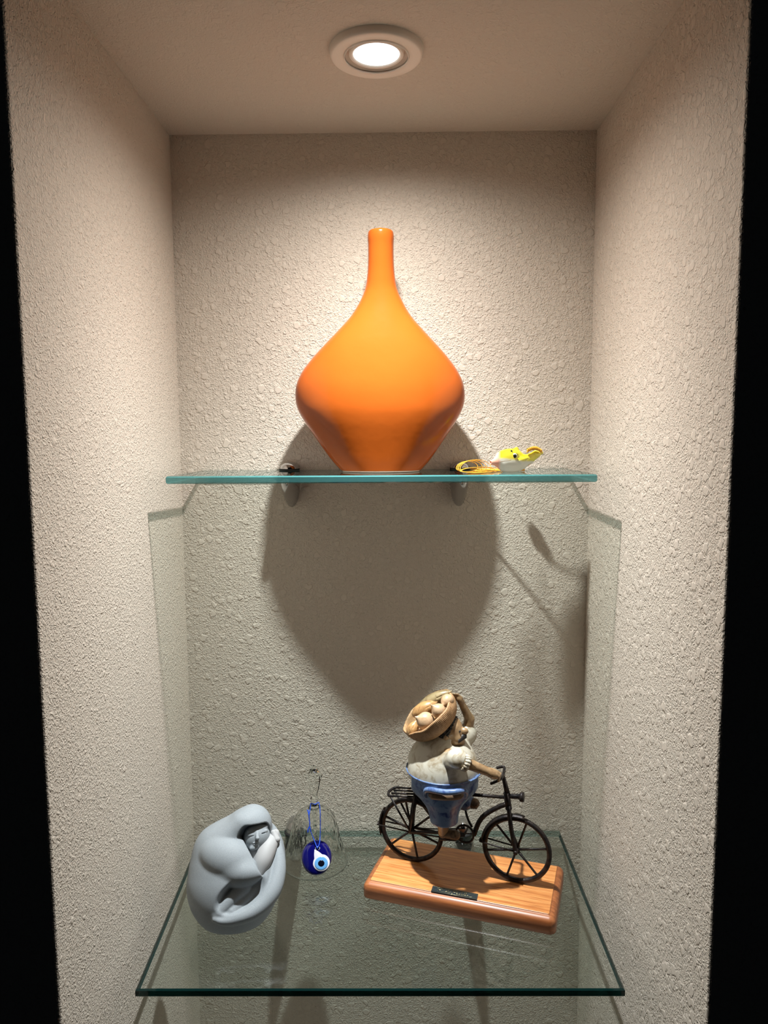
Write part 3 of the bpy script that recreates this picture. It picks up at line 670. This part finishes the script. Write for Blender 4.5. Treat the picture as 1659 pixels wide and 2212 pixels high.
def spl(pts, k=8):
    P = [np.array(p) for p in pts]; out = []
    for i in range(len(P)-1):
        p0, p1, p2, p3 = P[max(i-1, 0)], P[i], P[i+1], P[min(i+2, len(P)-1)]
        for u in np.linspace(0, 1, k, endpoint=False): out.append(.5*((2*p1)+(p2-p0)*u+(2*p0-5*p1+4*p2-p3)*u*u+(3*p1-p0-3*p2+p3)*u**3))
    out.append(P[-1]); return out
HT, HB = L(1096, 1716), L(1097, 1742)
fr = MB()
fr.tube([L(905, 1712), L(1021, 1716.5), L(1092, 1722.5)], .0022, 10)                      # top tube
fr.tube([L(1094, 1712), L(1099, 1748)], .0042, 12)                                        # head tube
fr.tube(spl([L(1093, 1737), L(1073, 1745), L(1048, 1760), L(1034, 1777), L(1024, 1803)]), .0032, 10)   # swan down tube
fr.tube([L(899, 1715), L(893, 1745), L(887, 1792)], .0035, 10)                            # seat post / stays
fr.tube([L(901, 1722), L(930, 1760), L(958, 1795), L(1000, 1802)], .0024, 8)
for v_ in (-.006, .006):
    fr.tube([B(*CR, v_), L(950, 1799, v_), L(1002, 1804, v_)], .0019, 8)
    fr.tube([B(*CR, v_), L(897, 1722, v_)], .0016, 8)
fr.tube([L(897, 1714, -.006), L(897, 1714, .006)], .003, 8)
fr.build('bicycle_frame', M_IR, cy)
fk = MB()
for v_ in (-.0065, .0065): fk.tube(spl([L(1099, 1746, v_*.5), L(1101, 1765, v_), L(1106, 1800, v_), B(CF[0], CF[1], v_)]), .0028, 10)
fk.tube([B(CF[0], CF[1], -.009), B(CF[0], CF[1], .010)], .0028, 10); fk.tube([L(1099, 1747, -.005), L(1099, 1747, .005)], .0034, 10)
fk.build('fork', M_IR, cy)
hb = MB(); hb.tube([L(1097, 1718), L(1092, 1697), L(1087, 1678)], [.0036, .0030, .0026], 10)
xn = L(1087, 1674)
hb.tube(spl([L(1060, 1693, .021), L(1071, 1688.5, .021), L(1078, 1685, .0205), L(1083, 1681, .016), xn, L(1089.5, 1660, -.018), L(1087, 1656.5, -.021), L(1080, 1657, -.022), L(1073, 1659, -.022)], 6), .00185, 10)
hb.build('handlebar', M_IR, cy)
hl_ = MB(); a_, b_2 = L(1101, 1719.5), L(1124, 1721); hl_.tube([a_, b_2], .0028, 12)
for k in range(7): p_ = L(1105+k*2.6, 1719.7+k*.15); hl_.tube([p_, p_+Bd(.0007, -.00005)], .0036, 14)
hl_.tube([L(1123, 1721), L(1126, 1721.5), L(1131.5, 1722)], [.0052, .0062, .0062], 20); hl_.build('headlamp', M_IR, cy)
rk = MB()
zr = L(840, 1710)
for v_ in (-.013, -.0045, .0045, .013): rk.tube([L(898, 1712.5, 0)+Bd(0, 0, v_*.9), L(848, 1710, 0)+Bd(0, 0, v_)], .0013, 8)
rk.tube(spl([L(856, 1710)+Bd(0, 0, -.013), L(846, 1710)+Bd(0, 0, -.0115), L(840.5, 1710)+Bd(0, 0, 0), L(846, 1710)+Bd(0, 0, .0115), L(856, 1710)+Bd(0, 0, .013)]), .0019, 8)
for v_ in (-.009, .009): rk.tube([L(847, 1712)+Bd(0, 0, v_), B(CR[0], CR[1], v_*.7)], .0014, 8)
rk.build('rear_rack', M_IR, cy)
def fender(name, c, a0, a1, struts):
    m = MB(); vs = []; fs = []; n = 26
    for i in range(n+1):
        a = math.radians(a0+(a1-a0)*i/n)
        for v_, r_ in ((-.0052, WR+.0030), (-.0035, WR+.0050), (0, WR+.0058), (.0035, WR+.0050), (.0052, WR+.0030)):
            for dr in (0,): vs.append(B(c[0]+(r_+dr)*math.cos(a), c[1]+(r_+dr)*math.sin(a), v_))
    for i in range(n):
        for j in range(4): fs.append((i*5+j, i*5+j+1, (i+1)*5+j+1, (i+1)*5+j))
    m.add(vs, fs); o = m.build(name, M_IR, cy); so = o.modifiers.new('thick', 'SOLIDIFY'); so.thickness = .0007
    ms = MB()
    for v_ in (-.0062, .0062):
        a = math.radians(struts); ms.tube([B(c[0], c[1], v_), B(c[0]+(WR+.0045)*math.cos(a), c[1]+(WR+.0045)*math.sin(a), v_)], .0010, 8)
    a = math.radians(struts); e_ = WR+.0055
    ms.tube([B(c[0]+e_*math.cos(a), c[1]+e_*math.sin(a), -.0062), B(c[0]+(e_+.0012)*math.cos(a), c[1]+(e_+.0012)*math.sin(a), 0), B(c[0]+e_*math.cos(a), c[1]+e_*math.sin(a), .0062)], .0012, 8)
    ms.build('stay', M_IR, o)
fender('front_fender', CF, 78, 176, 174); fender('rear_fender', CR, 150, 198, 178)
ch = MB(); cc_ = L(1004, 1801, .004); cu = (cc_[:2]-P0) @ UD
ch.tube([B(cu+.0118*math.cos(a), cc_[2]+.0118*math.sin(a), .004) for a in np.linspace(0, 2*math.pi, 40, endpoint=False)], .0015, 8, closed=True)
ch.tube([B(cu, cc_[2], -.012), B(cu, cc_[2], .010)], .0016, 8)
ch.tube([B(cu+.0118, cc_[2]+.002, .004), B(cu-.0118, cc_[2]-.001, .004)], .0008, 6)
ch.build('chainring', M_IR, cy)
cn = MB()
cn.tube([L(890, 1788, .004), L(950, 1791, .004), L(996, 1790, .004)], .0009, 6); cn.tube([L(890, 1799, .004), L(950, 1808, .004), L(1000, 1812, .004)], .0012, 6); cn.build('chain', M_IR, cy)
pd = MB(); pd.tube([B(cu, cc_[2], .009), L(985, 1808, .014), L(978, 1811, .018)], .0014, 8); pd.tube([L(950, 1812, .022), L(985, 1813, .022)], .0024, 8); pd.build('pedal', M_IR, cy)
pd = MB(); pd.tube(spl([B(cu+.006, cc_[2]+.002, -.012), L(1012, 1772, -.014), L(1006, 1752, -.02), L(1008, 1742, -.022)]), .0016, 8); pd.tube([L(998, 1743, -.024), L(1030, 1744, -.024)], .0022, 8); pd.build('pedal', M_IR, cy)

# ---- rider
M_SK = mat('tan_ceramic', lin(176, 138, 96), .34, coat=.3, coat_r=.15); t = NT(M_SK); co = t.n('ShaderNodeTexCoord').outputs['Object']
t.l(ramp(t, noise(t, co, 120, 3), [(.35, lin(132, 102, 70)), (.62, lin(168, 138, 102))]), t.b.inputs['Base Color'])
def stained(name, c0, c1, sc, rough, coat):
    m = mat(name, c0, rough, coat=coat, coat_r=.12); t = NT(m); co = t.n('ShaderNodeTexCoord').outputs['Object']
    t.l(ramp(t, noise(t, co, sc, 4, .6, .8), [(.34, c1), (.52, c0)]), t.b.inputs['Base Color']); return m
M_SH = stained('cream_shirt', lin(196, 190, 174), lin(152, 136, 110), 60, .3, .4)
M_TR = stained('blue_trousers', lin(96, 120, 158), lin(28, 52, 112), 95, .32, .35)
M_SHO = stained('brown_shoe', lin(112, 88, 62), lin(58, 42, 30), 300, .5, 0)
M_HA = mat('black_hair', (.010, .008, .008, 1), .5)
def wc(p): return np.asarray(p, float)
def S3(name, fn, pts, pad, h, m, parent=None):
    A = np.array(pts); return sdf_obj(name, fn, A.min(0)-pad, A.max(0)+pad, h, m, parent or cy)
UP = np.array([0, 0, 1.]); WA = B(.0214, .1560)
AX = np.array([[*UD, 0], [*NV, 0], [0, 0, 1.]])
bent = lambda P: ell(P, WA+Bd(-.002, .001), (.0485, .047, .052), AX)
SHn = L(988, 1639, .038); SHf = L(1008, 1586, -.034); HD = B(.030, .2135, .0)
def f_shirt(P):
    d = bent(P)
    d = smin(d, cap(P, B(.020, .190), B(.026, .200), .026, .019), .010)
    d = smax(d, -(P[..., 2]-(WA[2]-.002)), .0008)
    s1_ = ell(P, SHn, (.0140, .0130, .0130), AX); s1_ = smin(s1_, cap(P, SHn, WA+Bd(.004, .024, .020), .0105, .012), .004)
    s2_ = ell(P, SHf, (.0125, .0125, .0145), AX); s2_ = smin(s2_, cap(P, SHf, WA+Bd(.010, .032, -.022), .012, .016), .006)
    d = smin(smin(d, s1_, .002), s2_, .003)
    return smax(d, -ell(P, B(.043, .2035, .004), (.011, .016, .007), AX), .002)        # open collar
S3('shirt', f_shirt, [WA+Bd(-.052, -.005, -.05), WA+Bd(.055, .062, .055), SHn, SHf], .016, .0009, M_SH)
ring_ = lambda c, ax, r, n=20: [c+axes(ax)[1]*r*math.cos(a)+axes(ax)[2]*r*math.sin(a) for a in np.linspace(0, 2*math.pi, n, endpoint=False)]
cuff = MB(); FA0, FA1 = L(1009, 1649, .040), L(1057, 1668, .027)
fd = (FA1-FA0)/np.linalg.norm(FA1-FA0)
for k in range(15):
    a = 2*math.pi*k/15; A_ = axes(fd); c_ = FA0-fd*.0022+A_[1]*.0088*math.cos(a)+A_[2]*.0088*math.sin(a)
    cuff.tube([c_-fd*.0042, c_-fd*.001, c_+fd*.0022, c_+fd*.0034], [.0012, .0022, .0021, .0010], 7)
cuff.build('sleeve_cuff', M_SH, cy)
def f_tr(P):
    d = smax(ell(P, WA+Bd(0, -.001), (.0500, .0490, .042), AX), P[..., 2]-(WA[2]+.0045), .0015)
    d = smax(d, -ell(P, WA+Bd(-.002, .001), (.0478, .0463, .045), AX) if False else d, .001)
    k1 = L(958, 1728, .026); k2 = L(960, 1788, .026); k3 = float(L(960, 1775, .026)[2])
    leg = cap(P, k1, k2, .0215, .0168); leg = smax(leg, -(P[..., 2]-k3), .003)
    j1 = B(.030, .134, -.026); j2 = L(1003, 1728, -.026)
    leg2 = cap(P, j1, j2, .021, .0135)
    d = smin(smin(d, leg, .014), leg2, .012)
    return d
S3('trousers', f_tr, [WA+Bd(-.05, 0, -.05), WA+Bd(.05, .003, .05), L(960, 1790, .03), L(1003, 1735, -.02)], .014, .0009, M_TR)
wbn = MB(); wbn.tube([WA+Bd(.0492*math.cos(a), .0042, .0482*math.sin(a)) for a in np.linspace(0, 2*math.pi, 64, endpoint=False)], .0011, 8, closed=True); wbn.build('waistband', M_TR, cy)
pk = spl([L(920, 1724, .046), L(918, 1712, .047), L(923, 1706, .049), L(940, 1708, .053), L(962, 1711.5, .054), L(985, 1710, .051), L(1001, 1708, .045), L(1008, 1712, .041), L(1006, 1724, .039)], 6)
MB().tube(pk, [.0012+.0026*math.sin(math.pi*i/(len(pk)-1))**.6 for i in range(len(pk))], 10).build('pocket_lip', M_TR, cy)
M_LEA = mat('brown_pocket', lin(104, 80, 58), .5)
zw = L(965, 1721, .045)[2]-WA[2]
S3('wallet', lambda P: chain(P, [WA+Bd(.0482*math.cos(math.radians(q_)), zw, .0482*math.sin(math.radians(q_))) for q_ in range(46, 98, 4)], [.0030]+[.0046]*11+[.0030], .0005), [WA+Bd(-.03, zw, .02), WA+Bd(.035, zw, .05), L(963, 1722, .04)], .014, .0007, M_LEA)
def f_shoe(a, b, r):
    A_ = a; C_ = b
    return lambda P: smax(smin(cap(P, A_, C_, r*.95, r), cap(P, A_, A_+np.array([0, 0, .010]), r*.8, r*.78), .003), -(P[..., 2]-(min(A_[2], C_[2])-r*.72)), .001)
n1, n2 = L(957, 1800, .022), L(984, 1804, .022)
S3('shoe', f_shoe(n1, n2, .0062), [n1, n2, n1+UP*.012], .009, .0006, M_SHO)
m1, m2 = L(1003, 1733, -.024), L(1026, 1735, -.024)
S3('shoe', f_shoe(m1, m2, .0064), [m1, m2, m1+UP*.012], .009, .0006, M_SHO)
hg = L(1072, 1686, .021)                          # grip point of the near hand
EL = L(1014, 1553, -.036); HDF = L(996, 1517, -.026)
def f_body(P):
    d = ell(P, HD, (.0170, .0175, .0195), AX)                                           # head
    d = smin(d, cap(P, B(.026, .190), HD, .012, .012), .005)
    d = smin(d, ell(P, HD+Bd(.010, -.008, .0045), (.0085, .0085, .008), AX), .004)       # cheeks
    d = smin(d, ell(P, HD+Bd(.010, -.008, -.0045), (.0085, .0085, .008), AX), .004)
    d = smin(d, ell(P, HD+Bd(.0185, .0015, .0), (.0062, .0046, .0048), AX), .002)         # nose
    d = smin(d, ell(P, HD+Bd(-.001, -.003, .0175), (.0034, .0026, .0046), AX), .0012); d = smin(d, ell(P, HD+Bd(-.001, -.003, -.0175), (.0034, .0026, .0046), AX), .0012)
    d = smin(d, ell(P, HD+Bd(.014, -.0145, 0), (.006, .006, .005), AX), .003)            # chin
    d = smin(d, cap(P, WA+Bd(0, .0, 0), B(.024, .190), .028, .012), .004)                 # inside the clothes
    d = smin(d, cap(P, WA+Bd(.006, .034, .02), FA0, .010, .0066), .002)
    d = smin(d, cap(P, FA0, FA1, .0070, .0054), .002)                                    # near forearm
    d = smin(d, ell(P, FA1+fd*.0050, (.0095, .0066, .0064), axes(fd)), .002)              # hand on the grip
    for k in range(4):
        b0 = FA1+fd*.0100+Bd(.0, .0026-k*.0002, .0044-k*.0031); b1 = b0+fd*.0042+np.array([0, 0, -.0012]); b2 = b1+fd*.0002+np.array([0, 0, -.0062])
        d = smin(d, smin(cap(P, b0, b1, .0021, .0019), cap(P, b1, b2, .0019, .0015), .0005), .0009)
    d = smin(d, cap(P, FA1+fd*.003+Bd(0, -.001, -.004), FA1+fd*.0095+Bd(0, -.004, -.005), .0019, .0015), .001)
    d = smin(d, cap(P, WA+Bd(.010, .036, -.02), SHf, .010, .009), .002)
    d = smin(d, cap(P, SHf, EL, .0080, .0068), .002); d = smin(d, cap(P, EL, HDF, .0066, .0045), .002)   # raised far arm
    d = smin(d, ell(P, HDF+(HDF-EL)/np.linalg.norm(HDF-EL)*.004, (.0072, .0052, .0046), axes(HDF-EL)), .002)
    fd2 = (HDF-EL)/np.linalg.norm(HDF-EL)
    for k in range(4):
        b0 = HDF+fd2*.008+Bd(.004-k*.0024, 0, 0); d = smin(d, cap(P, b0, b0+fd2*.006+Bd(-.003, .0, 0), .0018, .0014), .0008)
    d = smin(d, cap(P, HDF+fd2*.003+Bd(-.004, 0, 0), HDF+fd2*.008+Bd(-.0075, 0, .002), .0018, .0014), .001)
    for A_, C_ in ((L(958, 1775, .026), n1), (L(1000, 1720, -.025), m1)): d = smin(d, cap(P, A_, C_, .0085, .0062), .002)
    d = smin(d, cap(P, WA+Bd(0, -.004), L(958, 1740, .026), .022, .012), .004); d = smin(d, cap(P, L(958, 1740, .026), L(958, 1775, .026), .012, .0085), .004)
    d = smin(d, cap(P, WA+Bd(.004, -.008, -.01), L(1000, 1720, -.025), .018, .0085), .004)
    return d
S3('body', f_body, [L(957, 1800, .022), HD+UP*.02, L(1085, 1668, .02), HDF+UP*.016, m1, EL, WA+Bd(-.03, 0, 0), FA1+fd*.02], .011, .00095, M_SK)
def f_hair(P):
    d = ell(P, HD+Bd(-.0035, .002), (.0195, .0195, .0195), AX)
    d = smax(d, (P @ np.array([*UD, 0], np.float32))-float((HD+Bd(.0035, 0)) @ np.array([*UD, 0]))+(P[..., 2]-HD[2])*-.35, .002)
    return d-.0012*np.sin(P[..., 0]*1500)*np.sin(P[..., 1]*1500+1)*np.sin(P[..., 2]*1500+2)
S3('hair', f_hair, [HD+Bd(-.02, -.02, -.02), HD+Bd(.02, .02, .02)], .006, .0006, M_HA)
S3('moustache', lambda P: smin(cap(P, HD+Bd(.0185, -.0045, .0), HD+Bd(.0125, -.0095, .0125), .0046, .0028), cap(P, HD+Bd(.0185, -.0045, 0), HD+Bd(.0125, -.0095, -.0125), .0046, .0028), .001), [HD+Bd(.02, -.003, .011), HD+Bd(.012, -.01, -.011)], .006, .0005, M_HA)
for sgn in (1, -1): S3('eye', lambda P: ell(P, HD+Bd(.0152, .0035, .0078*sgn), (.0014,)*3), [HD+Bd(.0152, .0035, .0078*sgn)], .003, .0003, M_HA)
# basket
BC = L(924, 1538, .004)+np.array([0, 0, 0]); 
e_a = np.array(_R); e_b = np.array(_U); 
vdir = (CAM-BC)/np.linalg.norm(CAM-BC)
FK = Frame(925, 1541, BC); FK.b = FK.b/np.linalg.norm(FK.b); nb = -.62*FK.a+.69*FK.b+.40*FK.c; nb /= np.linalg.norm(nb)
A1 = np.cross(nb, vdir); A1 /= np.linalg.norm(A1); A2 = np.cross(nb, A1)
MBk = Matrix(((A1[0], A2[0], nb[0], BC[0]), (A1[1], A2[1], nb[1], BC[1]), (A1[2], A2[2], nb[2], BC[2]), (0, 0, 0, 1)))
M_BAS = stained('woven_basket', lin(176, 138, 98), lin(146, 106, 70), 260, .6, 0)
RB, DB = .0400, .0275
bk = MB(); n = 504
prof_o = [(RB*math.sin(a)**.62, -DB*math.cos(a)**.9) for a in np.linspace(.05, math.pi/2-1e-6, 16)]
prof_i = [(RB*.93*math.sin(a)**.62, -DB*.86*max(math.cos(a), 0)**.9) for a in np.linspace(math.pi/2, .05, 10)]
vs = []; fs = []; pr_ = prof_o+[(RB*.985, .0016), (RB*.95, .0014)]+prof_i
for i, (r_, z_) in enumerate(pr_):
    for k in range(n):
        a = 2*math.pi*k/n; r2 = r_+(.00040*math.cos(a*126+i*1.5)*(r_/RB) if i < 16 else 0)+(.0005*math.sin(a*11) if 13 < i < 19 else 0)
        vs.append(MBk @ Vector((r2*math.cos(a), r2*math.sin(a), z_+(.0006*math.sin(a*7) if i > 13 else 0))))
for i in range(len(pr_)-1):
    for k in range(n): fs.append((i*n+k, i*n+(k+1) % n, (i+1)*n+(k+1) % n, (i+1)*n+k))
bk.add(vs, fs); basket = bk.build('basket', M_BAS, cy)
def lb(x, y, z): return np.array(MBk @ Vector((x, y, z)))
ga = lambda X, Y: ((740+X/3.19), (1460+Y/3.19))
def fruit(X, Y, lift, r, d, m, tip=None, name='fruit'):
    px, py = ga(X, Y); dd = _F+_R*(px-W/2)/FPX-_U*(py-H/2)/FPX; pl0 = BC+nb*lift; t_ = (nb @ (pl0-CAM))/(nb @ dd); c = CAM+dd*t_
    dv = FK.a*d[0]+FK.b*d[1]+FK.c*d[2]; dv /= np.linalg.norm(dv); A_ = axes(dv, up=tuple(FK.c+.01))
    def f(P):
        q_ = ell(P, c, r, A_)
        if tip: q_ = smin(q_, cap(P, c+A_[0]*r[0]*.6, c+A_[0]*(r[0]+tip), r[1]*.55, .0009), .003)
        return smax(q_, -cap(P, c+A_[0]*r[0]*.2+np.array(FK.c)*(r[1]*1.0), c+A_[0]*r[0]*1.1+np.array(FK.c)*r[1]*.55, .0007, .0007), .0008)
    return sdf_obj(name, f, c-max(r)*1.6, c+max(r)*1.6, .0006, m, basket)
M_F1 = stained('ochre_fruit', lin(180, 138, 88), lin(140, 102, 62), 120, .35, .4); M_F2 = stained('pale_fruit', lin(192, 160, 126), lin(166, 130, 94), 120, .35, .4); M_F3 = stained('olive_fruit', lin(158, 140, 102), lin(118, 98, 66), 120, .4, .4)
fruit(628, 165, .004, (.0235, .0085, .0085), (.82, .40, .3), M_F3, .004)
fruit(560, 232, .005, (.0175, .0098, .0098), (.86, .48, .2), M_F1, .003)
fruit(572, 312, .002, (.0115, .0118, .0110), (-.8, .3, .4), M_F2, .004)
fruit(662, 240, .003, (.0092, .0092, .0090), (-.7, .5, .4), M_F2, .004)
fruit(722, 170, .001, (.0090, .0082, .0082), (-.5, -.5, .5), M_F2, .003)
fruit(482, 372, .000, (.0105, .0078, .0080), (.35, .9, .2), M_F1, .002)
